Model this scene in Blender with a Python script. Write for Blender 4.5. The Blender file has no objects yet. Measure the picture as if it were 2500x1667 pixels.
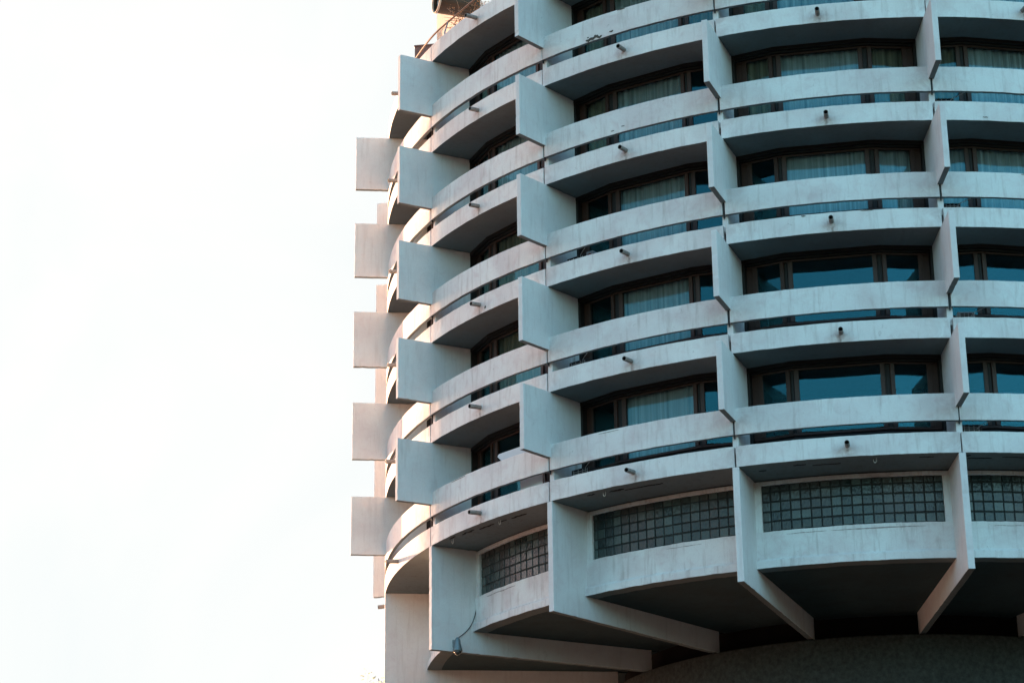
import bpy, bmesh, math, random
from math import sin, cos, pi, radians
from mathutils import Vector, Matrix, noise

random.seed(7)
scene = bpy.context.scene
COL = scene.collection

# ------------------------------------------------------------------ camera
ZS = 30.7                                   # height of the first open floor's reference level
F_PX, PITCH, ROLL, YAW = 5613.37, .3556, .0118, -.157
cd = bpy.data.cameras.new('camera'); cam = bpy.data.objects.new('camera', cd); COL.objects.link(cam)
cd.sensor_width = 36; cd.lens = F_PX / 2500 * 36; cd.clip_start = .5; cd.clip_end = 6000
sy, cy, sp, cp, sr, cr = sin(YAW), cos(YAW), sin(PITCH), cos(PITCH), sin(ROLL), cos(ROLL)
vR = Vector((cy, -sy, 0)); vF = Vector((sy * cp, cy * cp, sp)); vU = Vector((-sy * sp, -cy * sp, cp))
x_, y_ = cr * vR - sr * vU, sr * vR + cr * vU
cam.matrix_world = Matrix(((x_.x, y_.x, -vF.x, 0), (x_.y, y_.y, -vF.y, -67.143), (x_.z, y_.z, -vF.z, ZS - 29.12), (0, 0, 0, 1)))
scene.camera = cam

# ------------------------------------------------------------------ sky, sun, exposure
SUN_EL = radians(8.5); SUN_AZ = math.atan2(-.625, .781)      # measured from +Y towards +X
world = bpy.data.worlds.new('World'); scene.world = world; world.use_nodes = True
wn = world.node_tree; wn.nodes.clear()
wo = wn.nodes.new('ShaderNodeOutputWorld'); wb = wn.nodes.new('ShaderNodeBackground')
sk = wn.nodes.new('ShaderNodeTexSky'); sk.sky_type = 'NISHITA'; sk.sun_disc = False
sk.sun_elevation = SUN_EL; sk.sun_rotation = SUN_AZ; sk.air_density = 1.0; sk.dust_density = 1.5; sk.ozone_density = 1.2
tint = wn.nodes.new('ShaderNodeMix'); tint.data_type = 'RGBA'; tint.blend_type = 'MULTIPLY'; tint.inputs[0].default_value = 1
# the air is warm and rosy on the sun's side of the sky, cyan on the far side
wtc = wn.nodes.new('ShaderNodeTexCoord'); wdp = wn.nodes.new('ShaderNodeVectorMath'); wdp.operation = 'DOT_PRODUCT'
wdp.inputs[1].default_value = (sin(SUN_AZ), cos(SUN_AZ), 0); wn.links.new(wtc.outputs['Generated'], wdp.inputs[0])
wmr = wn.nodes.new('ShaderNodeMapRange'); wmr.inputs[1].default_value = -.35; wmr.inputs[2].default_value = .65; wn.links.new(wdp.outputs['Value'], wmr.inputs[0])
wtm = wn.nodes.new('ShaderNodeMix'); wtm.data_type = 'RGBA'; wtm.inputs[6].default_value = (.77, 1.07, 1.07, 1); wtm.inputs[7].default_value = (1.40, .92, .86, 1)
wn.links.new(wmr.outputs[0], wtm.inputs[0]); wn.links.new(wtm.outputs[2], tint.inputs[7])
wb.inputs['Strength'].default_value = .12
wn.links.new(sk.outputs[0], tint.inputs[6])
# a bank of thin white cloud in the north, with faint soft structure
cdp = wn.nodes.new('ShaderNodeVectorMath'); cdp.operation = 'DOT_PRODUCT'; cdp.inputs[1].default_value = Vector((-.27, .90, .33)).normalized()
wn.links.new(wtc.outputs['Generated'], cdp.inputs[0])
cmr = wn.nodes.new('ShaderNodeMapRange'); cmr.interpolation_type = 'SMOOTHSTEP'; cmr.inputs[1].default_value = .88; cmr.inputs[2].default_value = .955; wn.links.new(cdp.outputs['Value'], cmr.inputs[0])
cno = wn.nodes.new('ShaderNodeTexNoise'); cno.inputs['Scale'].default_value = 7; cno.inputs['Detail'].default_value = 5; cno.inputs['Roughness'].default_value = .5; cno.inputs['Distortion'].default_value = .6
wn.links.new(wtc.outputs['Generated'], cno.inputs['Vector'])
ccr = wn.nodes.new('ShaderNodeValToRGB'); ccr.color_ramp.elements[0].position = .34; ccr.color_ramp.elements[1].position = .62
CW = 1 / (2 ** 2.36 * .12)
ccr.color_ramp.elements[0].color = (CW * .945, CW * .985, CW * .98, 1); ccr.color_ramp.elements[1].color = (CW * 1.02, CW * 1.02, CW * 1.0, 1)
wn.links.new(cno.outputs[0], ccr.inputs[0])
cmx = wn.nodes.new('ShaderNodeMix'); cmx.data_type = 'RGBA'; wn.links.new(cmr.outputs[0], cmx.inputs[0]); wn.links.new(tint.outputs[2], cmx.inputs[6]); wn.links.new(ccr.outputs[0], cmx.inputs[7])
wn.links.new(cmx.outputs[2], wb.inputs[0]); wn.links.new(wb.outputs[0], wo.inputs[0])
ld = bpy.data.lights.new('sun', 'SUN'); sun = bpy.data.objects.new('sun', ld); COL.objects.link(sun)
ld.energy = 5.0; ld.angle = radians(.5); ld.color = (1, .60, .36)
sdir = Vector((sin(SUN_AZ) * cos(SUN_EL), cos(SUN_AZ) * cos(SUN_EL), sin(SUN_EL)))
sun.rotation_euler = sdir.to_track_quat('Z', 'Y').to_euler(); sun.location = (-60, 70, 60)
vs = scene.view_settings; vs.view_transform = 'Standard'; vs.look = 'None'; vs.exposure = 2.36; vs.gamma = 1
scene.render.engine = 'CYCLES'
scene.cycles.max_bounces = 8; scene.cycles.transparent_max_bounces = 12
scene.render.resolution_x = 1024; scene.render.resolution_y = 682

# ------------------------------------------------------------------ tower measures
H = 2.9; RJ = 14.3246; RF = 15.337; T = .147
Z_FT, Z_PT, Z_PB, Z_ST, Z_SB = 1.7528, .3432, -.338, -.6219, -1.1461
Z_LB = -15.573; RW = 13.25
K0, K1 = -2, 6                                # joints K0..K1, bays K0..K1-1
OFF = {-1: .0185, 0: -.0062, 1: .0094, 2: .0129, 3: .0189, 4: .0358}
def ph(k):
    o = OFF.get(k, .0358 if k > 4 else .0185)
    return -1.3108 + .3603 * k + o
def P(R, phi, z, t=0): return Vector((R * sin(phi) + t * cos(phi), -R * cos(phi) + t * sin(phi), z))

# ------------------------------------------------------------------ materials
def mat(name):
    m = bpy.data.materials.new(name); m.use_nodes = True
    return m, m.node_tree, m.node_tree.nodes['Principled BSDF']
def N(nt, t, **kw):
    n = nt.nodes.new(t)
    for k, v in kw.items():
        if k in ('operation', 'blend_type', 'data_type', 'noise_dimensions', 'interpolation', 'feature', 'distance'): setattr(n, k, v)
    return n
def math_(nt, op, a, b=None, c=None, clamp=False):
    n = nt.nodes.new('ShaderNodeMath'); n.operation = op; n.use_clamp = clamp
    for i, v in enumerate((a, b, c)):
        if v is None: continue
        if isinstance(v, (int, float)): n.inputs[i].default_value = v
        else: nt.links.new(v, n.inputs[i])
    return n.outputs[0]
def mix_(nt, f, a, b, mode='MIX'):
    n = nt.nodes.new('ShaderNodeMix'); n.data_type = 'RGBA'; n.blend_type = mode
    for i, v in ((0, f), (6, a), (7, b)):
        if isinstance(v, (int, float)): n.inputs[i].default_value = v
        elif isinstance(v, tuple): n.inputs[i].default_value = (*v, 1)
        else: nt.links.new(v, n.inputs[i])
    return n.outputs[2]
def noise_(nt, vec, scale, detail=4, rough=.6, dist=0):
    n = nt.nodes.new('ShaderNodeTexNoise'); n.inputs['Scale'].default_value = scale
    n.inputs['Detail'].default_value = detail; n.inputs['Roughness'].default_value = rough; n.inputs['Distortion'].default_value = dist
    if vec is not None: nt.links.new(vec, n.inputs['Vector'])
    return n.outputs[0]
def ramp_(nt, v, lo, hi):
    n = nt.nodes.new('ShaderNodeMapRange'); n.inputs[1].default_value = lo; n.inputs[2].default_value = hi; n.clamp = True
    nt.links.new(v, n.inputs[0]); return n.outputs[0]
def coords(nt, rnd=True):
    tc = nt.nodes.new('ShaderNodeTexCoord')
    if not rnd: return tc.outputs['Object'], tc
    oi = nt.nodes.new('ShaderNodeObjectInfo')
    va = nt.nodes.new('ShaderNodeVectorMath'); va.operation = 'ADD'
    sc = nt.nodes.new('ShaderNodeVectorMath'); sc.operation = 'SCALE'; sc.inputs[0].default_value = (31., 57., 83.)
    nt.links.new(oi.outputs['Random'], sc.inputs['Scale']); nt.links.new(tc.outputs['Object'], va.inputs[0]); nt.links.new(sc.outputs[0], va.inputs[1])
    return va.outputs[0], tc
def vscale(nt, v, s):
    n = nt.nodes.new('ShaderNodeVectorMath'); n.operation = 'MULTIPLY'; nt.links.new(v, n.inputs[0]); n.inputs[1].default_value = s
    return n.outputs[0]

def make_paint(name, base, stain, stain_amt, peel=0.0, pipe=False, grime=.35, ends=False):
    """weathered white painted concrete: soft pinkish blotches, run marks, fine grain and a few chips"""
    m, nt, b = mat(name)
    v, tc = coords(nt)
    big = ramp_(nt, noise_(nt, v, .8, 5, .55, .4), .40, .66)
    mid = ramp_(nt, noise_(nt, v, 3.1, 6, .65, .6), .50, .72)
    fine = noise_(nt, v, 26, 4, .7)
    drip = ramp_(nt, noise_(nt, vscale(nt, v, (5, 5, .55)), 1.6, 4, .6), .53, .75)
    f = math_(nt, 'MULTIPLY', math_(nt, 'ADD', math_(nt, 'MULTIPLY', big, .7), math_(nt, 'MULTIPLY', mid, .55)), stain_amt, clamp=True)
    c = mix_(nt, f, base, stain)
    c = mix_(nt, math_(nt, 'MULTIPLY', drip, .42 * grime / .35), c, tuple(x * y for x, y in zip(base, (.62, .55, .53))))
    c = mix_(nt, math_(nt, 'MULTIPLY', ramp_(nt, fine, .35, .75), .16), c, tuple(x * .57 for x in base))
    # dark grime patches with ragged shapes
    g = ramp_(nt, noise_(nt, v, 5.5, 8, .72, 1.2), .635, .70)
    c = mix_(nt, math_(nt, 'MULTIPLY', g, grime), c, tuple(x * y for x, y in zip(base, (.38, .34, .33))))
    # small chips showing bare concrete
    ch = ramp_(nt, noise_(nt, vscale(nt, v, (1, 1, 1.6)), 9, 6, .75, .5), .735 - peel * .12, .745 - peel * .12)
    reg = ramp_(nt, noise_(nt, v, .9, 2, .5), .52 - peel * .1, .6 - peel * .1)
    chip = math_(nt, 'MULTIPLY', ch, reg)
    c = mix_(nt, chip, c, (.13, .12, .115))
    uve = nt.nodes.new('ShaderNodeSeparateXYZ'); nt.links.new(tc.outputs['UV'], uve.inputs[0])
    if ends:                                   # dirt washed down beside the joints
        e = math_(nt, 'MULTIPLY', ramp_(nt, math_(nt, 'ABSOLUTE', uve.outputs[0]), 1.75, 2.6), ramp_(nt, noise_(nt, v, 2.6, 6, .65, .8), .36, .62))
        c = mix_(nt, math_(nt, 'MULTIPLY', e, .62), c, (.50, .42, .41))
    if pipe:                                   # rust halo round and below the drain spout, in slab UV space
        uv = nt.nodes.new('ShaderNodeSeparateXYZ'); nt.links.new(tc.outputs['UV'], uv.inputs[0])
        dx = math_(nt, 'ADD', uv.outputs[0], math_(nt, 'MULTIPLY', math_(nt, 'SUBTRACT', noise_(nt, v, 4, 3), .5), .25))
        dz = math_(nt, 'ADD', uv.outputs[1], .07)
        d = math_(nt, 'SQRT', math_(nt, 'ADD', math_(nt, 'POWER', math_(nt, 'MULTIPLY', dx, 2.6), 2), math_(nt, 'POWER', math_(nt, 'MULTIPLY', dz, 2.9), 2)))
        st = math_(nt, 'MULTIPLY', ramp_(nt, d, 1.0, .1), ramp_(nt, noise_(nt, v, 7, 5, .7), .3, .62))
        c = mix_(nt, math_(nt, 'MULTIPLY', st, .78), c, (.44, .33, .31))
        # thin dark runs straight below the spout
        sx_ = ramp_(nt, math_(nt, 'ABSOLUTE', math_(nt, 'ADD', uv.outputs[0], math_(nt, 'MULTIPLY', math_(nt, 'SUBTRACT', noise_(nt, v, 9, 2), .5), .10))), .055, .012)
        run = math_(nt, 'MULTIPLY', math_(nt, 'MULTIPLY', sx_, ramp_(nt, uv.outputs[1], .02, -.05)), ramp_(nt, noise_(nt, v, 5, 2), .32, .55))
        c = mix_(nt, math_(nt, 'MULTIPLY', run, .7), c, (.24, .18, .16))
    nt.links.new(c, b.inputs['Base Color'])
    b.inputs['Roughness'].default_value = .88; b.inputs['Specular IOR Level'].default_value = .22
    bp = nt.nodes.new('ShaderNodeBump'); bp.inputs['Strength'].default_value = .5; bp.inputs['Distance'].default_value = .006
    hgt = math_(nt, 'SUBTRACT', math_(nt, 'ADD', noise_(nt, v, 60, 3, .7), math_(nt, 'MULTIPLY', noise_(nt, v, 9, 4), 1.5)), math_(nt, 'MULTIPLY', chip, 2.5))
    nt.links.new(hgt, bp.inputs['Height']); nt.links.new(bp.outputs[0], b.inputs['Normal'])
    return m
WHITE = (.80, .81, .80); PINK = (.66, .585, .585)
M_SLAB = make_paint('weathered_paint_slab', WHITE, PINK, .8, grime=.5, pipe=True, ends=True)
M_PARA = make_paint('weathered_paint_parapet', WHITE, PINK, .95, peel=.3, grime=.52, ends=True)
M_FIN = make_paint('weathered_paint_fin', (.76, .745, .74), PINK, .7, grime=.3)
M_SOFF = make_paint('shaded_soffit_paint', (.17, .21, .22), (.15, .155, .16), .6, grime=.3)  # white paint darkened: the shade on downward faces is in the colour
M_PEEL = make_paint('shaded_peeling_soffit_paint', (.17, .21, .22), (.15, .16, .163), .6, peel=.9, grime=.5)  # peeling is wear; the dark base colour is painted-in shade
M_UNDER = make_paint('shaded_underside_paint', (.045, .078, .088), (.036, .052, .058), .8, grime=.5)  # deep shade below the tower painted into this colour
M_SILL = make_paint('weathered_paint_sill', WHITE, PINK, 1.1, peel=.35, grime=.65)
M_BEIGE = make_paint('beige_render', (.62, .52, .43), (.50, .40, .33), .8, peel=.3, grime=.4)

def simple(name, col, rough=.6, metal=0, ns=8, var=.25, spec=.4, bump=0.0):
    m, nt, b = mat(name); v, _ = coords(nt)
    c = mix_(nt, math_(nt, 'MULTIPLY', noise_(nt, v, ns, 5, .65), 1.0), tuple(x * (1 - var) for x in col), tuple(min(1, x * (1 + var)) for x in col))
    nt.links.new(c, b.inputs['Base Color']); b.inputs['Roughness'].default_value = rough
    b.inputs['Metallic'].default_value = metal; b.inputs['Specular IOR Level'].default_value = spec
    if bump:
        bp = nt.nodes.new('ShaderNodeBump'); bp.inputs['Strength'].default_value = .6; bp.inputs['Distance'].default_value = bump
        nt.links.new(noise_(nt, v, ns * 3, 6, .75), bp.inputs['Height']); nt.links.new(bp.outputs[0], b.inputs['Normal'])
    return m
M_WOOD = simple('dark_brown_wood', (.046, .018, .011), .5, ns=14, var=.4)
M_WOODD = simple('shaded_brown_wood', (.010, .007, .006), .6, ns=12, var=.35)  # near-black copy of the wood, shade of frame heads painted in
M_DARK = simple('dim_interior', (.012, .011, .011), .9, ns=2, var=.3, spec=.1)  # near-black stands in for the deep shade of rooms and core recess
M_PIPE = simple('grey_drain_pipe', (.22, .20, .19), .6, ns=14, var=.6)
M_BORE = simple('dark_pipe_bore', (.012, .012, .012), .9)
M_CORE = simple('rough_core_concrete', (.062, .064, .060), .95, ns=9, var=.95, spec=.1, bump=.05)
M_METAL = simple('painted_grey_metal', (.30, .31, .32), .45, .5, ns=18)
M_RAIL = simple('brown_rail_metal', (.16, .10, .07), .45, .4, ns=18)
M_BROWN = simple('brown_sheet_metal', (.17, .085, .07), .6, .1, ns=6)
M_DUCT = simple('brown_duct_metal', (.045, .03, .02), .5, .3, ns=6)
M_ACW = simple('white_unit_casing', (.62, .62, .60), .5, ns=9, var=.12)
M_ACD = simple('dark_unit_casing', (.06, .05, .045), .6, ns=9, var=.3)
M_HOSE = simple('white_hose', (.62, .60, .57), .5, ns=12)
M_BOARD = simple('pale_blue_board', (.55, .62, .66), .45, ns=3, var=.08)
M_BLACK = simple('black_cable', (.02, .02, .022), .6)
M_CAMH = simple('grey_camera_housing', (.17, .22, .24), .35, .3, ns=16)
M_RED = simple('dull_red_plastic', (.30, .03, .04), .4)
M_GROUT = simple('dark_grout', (.022, .026, .026), .85)
M_BARK = simple('bark', (.12, .09, .07), .9)
M_VINE = simple('dry_vine_leaf', (.42, .22, .11), .8, ns=22, var=.5)

def glass(name, ior=1.5, tintc=(.80, .88, .88)):
    m = bpy.data.materials.new(name); m.use_nodes = True; nt = m.node_tree; nt.nodes.clear()
    o = nt.nodes.new('ShaderNodeOutputMaterial'); t = nt.nodes.new('ShaderNodeBsdfTransparent'); g = nt.nodes.new('ShaderNodeBsdfGlossy')
    fr = nt.nodes.new('ShaderNodeLayerWeight'); fr.inputs[0].default_value = .5; mx = nt.nodes.new('ShaderNodeMixShader')
    t.inputs[0].default_value = (*tintc, 1); g.inputs['Roughness'].default_value = .0; g.inputs[0].default_value = (.12, .48, .58, 1)
    r0 = ((ior - 1) / (ior + 1)) ** 2
    fr_out = math_(nt, 'ADD', r0, math_(nt, 'MULTIPLY', math_(nt, 'POWER', fr.outputs['Facing'], 5), 1 - r0))
    tc = nt.nodes.new('ShaderNodeTexCoord'); bp = nt.nodes.new('ShaderNodeBump'); bp.inputs['Strength'].default_value = .02; bp.inputs['Distance'].default_value = .01
    nt.links.new(noise_(nt, tc.outputs['Object'], 1.1, 1, .4), bp.inputs['Height'])
    nt.links.new(bp.outputs[0], g.inputs['Normal'])
    nt.links.new(fr_out, mx.inputs[0]); nt.links.new(t.outputs[0], mx.inputs[1]); nt.links.new(g.outputs[0], mx.inputs[2]); nt.links.new(mx.outputs[0], o.inputs[0])
    return m
M_GLASS = glass('window_glass', 1.75, (.84, .88, .88))
def curtain_mat(name, col):
    m, nt, b = mat(name); b.inputs['Roughness'].default_value = .9
    tc = nt.nodes.new('ShaderNodeTexCoord'); sx = nt.nodes.new('ShaderNodeSeparateXYZ'); nt.links.new(tc.outputs['UV'], sx.inputs[0])
    cx = nt.nodes.new('ShaderNodeCombineXYZ'); nt.links.new(sx.outputs[0], cx.inputs[0])
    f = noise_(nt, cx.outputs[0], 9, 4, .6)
    c = mix_(nt, ramp_(nt, f, .35, .65), tuple(x * .36 for x in col), col)  # darker bands paint the shade of the folds into the cloth
    nt.links.new(c, b.inputs['Base Color'])
    return m
M_CURT = curtain_mat('pale_curtain_cloth', (.58, .61, .61))
M_CURTB = curtain_mat('beige_curtain_cloth', (.34, .28, .19))

def block_mat():
    m, nt, b = mat('glass_block')
    ge = nt.nodes.new('ShaderNodeNewGeometry'); tc = nt.nodes.new('ShaderNodeTexCoord')
    v = tc.outputs['Object']
    r = ge.outputs['Random Per Island']
    area = ramp_(nt, noise_(nt, v, .75, 3, .6), .42, .62)
    c = mix_(nt, math_(nt, 'POWER', r, 2.2), (.005, .014, .016), (.085, .118, .112))
    c = mix_(nt, math_(nt, 'MULTIPLY', area, .55), c, (.085, .055, .048))
    c = mix_(nt, math_(nt, 'MULTIPLY', ramp_(nt, noise_(nt, v, 11, 3, .6), .3, .7), .4), c, (.04, .06, .06))
    nt.links.new(c, b.inputs['Base Color']); b.inputs['Roughness'].default_value = .20; b.inputs['Specular IOR Level'].default_value = .38
    w = nt.nodes.new('ShaderNodeBump'); w.inputs['Strength'].default_value = .5; w.inputs['Distance'].default_value = .02
    nt.links.new(noise_(nt, vscale(nt, v, (1, 1, .4)), 26, 2, .5), w.inputs['Height']); nt.links.new(w.outputs[0], b.inputs['Normal'])
    return m
M_BLOCK = block_mat()
def ground_mat():
    m, nt, b = mat('ground_paving'); tc = nt.nodes.new('ShaderNodeTexCoord')
    v = tc.outputs['Object']
    c = mix_(nt, ramp_(nt, noise_(nt, v, .03, 5, .6), .4, .6), (.014, .017, .011), (.026, .025, .018))  # near-black colour stands in for ground shaded from the low sun
    sx = nt.nodes.new('ShaderNodeSeparateXYZ'); nt.links.new(v, sx.inputs[0])
    edge = math_(nt, 'ADD', sx.outputs[0], math_(nt, 'MULTIPLY', noise_(nt, v, .05, 3), 14))
    pl = math_(nt, 'MULTIPLY', ramp_(nt, edge, -17, -20), ramp_(nt, sx.outputs[1], -32, -26))
    far = ramp_(nt, edge, -62, -54)
    slab = mix_(nt, noise_(nt, v, .4, 5), (.52, .35, .26), (.62, .42, .31))
    c = mix_(nt, math_(nt, 'MULTIPLY', pl, far), c, slab)      # unseen warm plaza patch, added to bounce light onto the left side
    nt.links.new(c, b.inputs['Base Color']); b.inputs['Roughness'].default_value = .95
    return m
M_GROUND = ground_mat()
def leaf_mat():
    m, nt, b = mat('glare_paled_leaf'); v, _ = coords(nt)
    c = mix_(nt, noise_(nt, v, 3, 3), (.10, .14, .05), (.20, .24, .10))
    nt.links.new(c, b.inputs['Base Color']); b.inputs['Roughness'].default_value = .6
    tr = nt.nodes.new('ShaderNodeBsdfTranslucent'); tr.inputs[0].default_value = (.62, .66, .50, 1)  # whitened colour imitates glare washing out the crown
    mx = nt.nodes.new('ShaderNodeMixShader'); mx.inputs[0].default_value = .5
    o = nt.nodes['Material Output']; nt.links.new(b.outputs[0], mx.inputs[1]); nt.links.new(tr.outputs[0], mx.inputs[2]); nt.links.new(mx.outputs[0], o.inputs[0])
    return m
M_LEAF = leaf_mat()

# ------------------------------------------------------------------ object helpers
def link(name, me, parent=None, mats=None, loc=(0, 0, 0)):
    o = bpy.data.objects.new(name, me); COL.objects.link(o); o.location = loc
    if mats and not me.materials:
        for m in (mats if isinstance(mats, (list, tuple)) else [mats]): me.materials.append(m)
    if parent: o.parent = parent
    return o
def from_bm(name, bm, mats, parent=None, smooth=False, loc=(0, 0, 0)):
    bmesh.ops.recalc_face_normals(bm, faces=bm.faces)
    me = bpy.data.meshes.new(name)
    if smooth:
        for f in bm.faces: f.smooth = True
    bm.to_mesh(me); bm.free()
    return link(name, me, parent, mats, loc)
def thing(name, label, cat, loc=(0, 0, 0), group=None):
    o = bpy.data.objects.new(name, None); COL.objects.link(o); o.location = loc; o.empty_display_size = .3
    tag(o, label, cat, group); return o
def tag(o, label, cat, group=None):
    o['label'] = label; o['category'] = cat
    if group: o['group'] = group
    return o
def copy_part(o, parent=None, dz=0.0):
    c = o.copy(); COL.objects.link(c)
    if parent is not None: c.parent = parent
    c.location = (o.location.x, o.location.y, o.location.z + dz)
    return c
def bevel(o, w=.012, seg=2):
    md = o.modifiers.new('soft_edges', 'BEVEL'); md.width = w; md.segments = seg; md.limit_method = 'ANGLE'; md.angle_limit = radians(40)

def sweep(bm, prof, a, b, n, gapa=0., gapb=0., rough=0.0, seed=0, midphi=None, mat_bottom=None, uvz=0.0):
    """closed (R, z) outline swept about the tower axis from angle a to angle b"""
    uvl = bm.loops.layers.uv.verify()
    rings = []
    for i in range(n + 1):
        t = i / n; row = []
        for j, (R, z) in enumerate(prof):
            phi = (a + gapa / R) * (1 - t) + (b - gapb / R) * t
            dz = dr = 0
            if rough:
                s = phi * R * 2.3
                dz = rough * (noise.noise(Vector((s, z * 1.7 + seed * 3.1, seed))) + .7 * noise.noise(Vector((s * 4.5, z * 5 + seed, seed * 1.7))))
                dr = rough * .6 * noise.noise(Vector((s * 1.3, z * 3 - seed, seed + 9)))
            row.append(bm.verts.new(P(R + dr, phi, z + dz)))
        rings.append(row)
    m = len(prof)
    mp = (a + b) / 2 if midphi is None else midphi
    for i in range(n):
        for j in range(m):
            q = [rings[i][j], rings[i + 1][j], rings[i + 1][(j + 1) % m], rings[i][(j + 1) % m]]
            f = bm.faces.new(q)
            for l in f.loops:
                co = l.vert.co; phv = math.atan2(co.x, -co.y)
                l[uvl].uv = ((phv - mp) * RJ, co.z - uvz)
            if mat_bottom is not None and j in mat_bottom: f.material_index = 1
    bm.faces.new(rings[0]); bm.faces.new(rings[-1][::-1])
def plate(bm, phi, poly, t, rough=0.0, seed=0, under=None):
    if rough:
        np_, nu = [], []
        for i, (p0, p1) in enumerate(zip(poly, poly[1:] + poly[:1])):
            L_ = math.hypot(p1[0] - p0[0], p1[1] - p0[1]); m_ = max(1, int(L_ / .09))
            if L_ < .3: m_ = 1
            for q in range(m_):
                t_ = q / m_; e_ = 0 if q == 0 else rough
                x_, y_ = p0[0] + (p1[0] - p0[0]) * t_, p0[1] + (p1[1] - p0[1]) * t_
                d_ = e_ * (noise.noise(Vector((x_ * 3, y_ * 3, seed))) + .8 * noise.noise(Vector((x_ * 13, y_ * 13, seed))) - (1.6 if noise.noise(Vector((x_ * 6, y_ * 6, seed + 5))) > .42 else 0))
                nx, ny = (p1[1] - p0[1]) / L_, -(p1[0] - p0[0]) / L_
                cx_ = sum(v_[0] for v_ in poly) / len(poly); cy_ = sum(v_[1] for v_ in poly) / len(poly)
                if nx * (x_ - cx_) + ny * (y_ - cy_) < 0: nx, ny = -nx, -ny
                np_.append((x_ + nx * d_, y_ + ny * d_)); nu.append(i)
        poly = np_; under = [i for i, o_ in enumerate(nu) if under and o_ in under]; rough = 0
    a = []; b = []
    for i, (R, z) in enumerate(poly):
        j = rough * noise.noise(Vector((R * 3, z * 3, seed)))
        a.append(bm.verts.new(P(R + j, phi, z, t / 2))); b.append(bm.verts.new(P(R + j, phi, z, -t / 2)))
    n = len(poly)
    bm.faces.new(a); bm.faces.new(b[::-1])
    for i in range(n):
        f = bm.faces.new((a[i], b[i], b[(i + 1) % n], a[(i + 1) % n]))
        if under and i in under: f.material_index = 1
def boxpts(bm, o, ex, ey, ez, x0, x1, y0, y1, z0, z1, mi=0):
    vs_ = [bm.verts.new(o + ex * x + ey * y + ez * z) for z in (z0, z1) for x, y in ((x0, y0), (x1, y0), (x1, y1), (x0, y1))]
    for q in ((0, 3, 2, 1), (4, 5, 6, 7), (0, 1, 5, 4), (1, 2, 6, 5), (2, 3, 7, 6), (3, 0, 4, 7)):
        f = bm.faces.new([vs_[i] for i in q]); f.material_index = mi
EX, EY, EZ = Vector((1, 0, 0)), Vector((0, 1, 0)), Vector((0, 0, 1))
def tube(bm, pts, r, seg=12, cap=True, mi=0):
    pts = [Vector(p) for p in pts]; rings = []; up = None
    for i, p in enumerate(pts):
        d = (pts[min(i + 1, len(pts) - 1)] - pts[max(i - 1, 0)]).normalized()
        if up is None or abs(d.dot(up)) > .95: up = Vector((0, 0, 1)) if abs(d.z) < .9 else Vector((1, 0, 0))
        s = d.cross(up).normalized(); u = s.cross(d).normalized(); up = u
        rr = r[i] if isinstance(r, (list, tuple)) else r
        rings.append([bm.verts.new(p + (s * cos(2 * pi * k / seg) + u * sin(2 * pi * k / seg)) * rr) for k in range(seg)])
    for a, b in zip(rings, rings[1:]):
        for k in range(seg):
            f = bm.faces.new((a[k], a[(k + 1) % seg], b[(k + 1) % seg], b[k])); f.material_index = mi; f.smooth = True
    if cap:
        bm.faces.new(rings[0][::-1]).material_index = mi; bm.faces.new(rings[-1]).material_index = mi
    return rings

# ------------------------------------------------------------------ ground
bm = bmesh.new()
bmesh.ops.create_grid(bm, x_segments=8, y_segments=8, size=2500)
g = from_bm('ground', bm, M_GROUND); g['kind'] = 'structure'
# unseen dark slopes added to block low sky light, low where the sun stands
bm = bmesh.new(); rows = []
for q in range(121):
    an = radians(360 * q / 120)
    e_ = (cos(an), sin(an)); a3 = Vector((e_[0] * 3, e_[1] * 3, 0)); a11 = Vector((e_[0] * 9, e_[1] * 9, 5))
    front = min(1, max(0, .5 - 1.4 * e_[1]))                  # higher behind the camera, low towards the sun
    hgt = (40 + 4 * noise.noise(a3)) * (1 - front) + (56 + 24 * noise.noise(a3)) * front + 3 * noise.noise(a11)
    row = []
    for R_, f_ in ((330, 0), (370, .55), (430, .95), (480, 1.0), (600, .7), (800, 0)):
        row.append(bm.verts.new((R_ * cos(an), -40 + R_ * sin(an), hgt * f_ + (3 * noise.noise(Vector((e_[0] * 40, e_[1] * 40, R_))) if 0 < f_ else -1))))
    rows.append(row)
for A_, B_ in zip(rows, rows[1:]):
    for j in range(5): bm.faces.new((A_[j], B_[j], B_[j + 1], A_[j + 1]))
M_HILL = simple('light_blocking_hillside', (.035, .045, .028), .95, ns=.05, var=.4, spec=.1)
hl = from_bm('light_blocking_hills', bm, M_HILL); hl['kind'] = 'structure'

# ------------------------------------------------------------------ the tower
tower = thing('round_tower', 'round white concrete tower with stacked curved balconies and projecting divider fins', 'tower')

# window layout across a bay: fractions of the bay width
LAY = {0: (.085, .205, .28, .69, .757, .92), 1: (.09, .228, .318, .715, .787, .925), 2: (.075, .23, .318, .714, .785, .925),
       3: (.085, .205, .28, .677, .757, .917), 4: (.05, .195, .272, .69, .757, .92)}
def layout(k): return LAY.get(k, (.085, .21, .29, .69, .76, .92))
R_A, R_B = 13.14, 13.30
def facade_point(k, u, z, inset=0.0):
    """a point on the three-sided window wall of bay k"""
    L = layout(k); ub, uc = (L[1] + L[2]) / 2, (L[3] + L[4]) / 2
    a, b = ph(k), ph(k + 1)
    def c(uu, R): return P(R, a + (b - a) * uu, z)
    if u < ub: p0, p1, u0, u1, r0, r1 = 0, 0, 0, ub, R_A, R_B
    elif u < uc: u0, u1, r0, r1 = ub, uc, R_B, R_B
    else: u0, u1, r0, r1 = uc, 1, R_B, R_A
    q0, q1 = c(u0, r0), c(u1, r1)
    t = (u - u0) / (u1 - u0)
    p = q0.lerp(q1, t); d = (q1 - q0).normalized(); n = Vector((d.y, -d.x, 0))
    return p - n * inset, d, n
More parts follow.
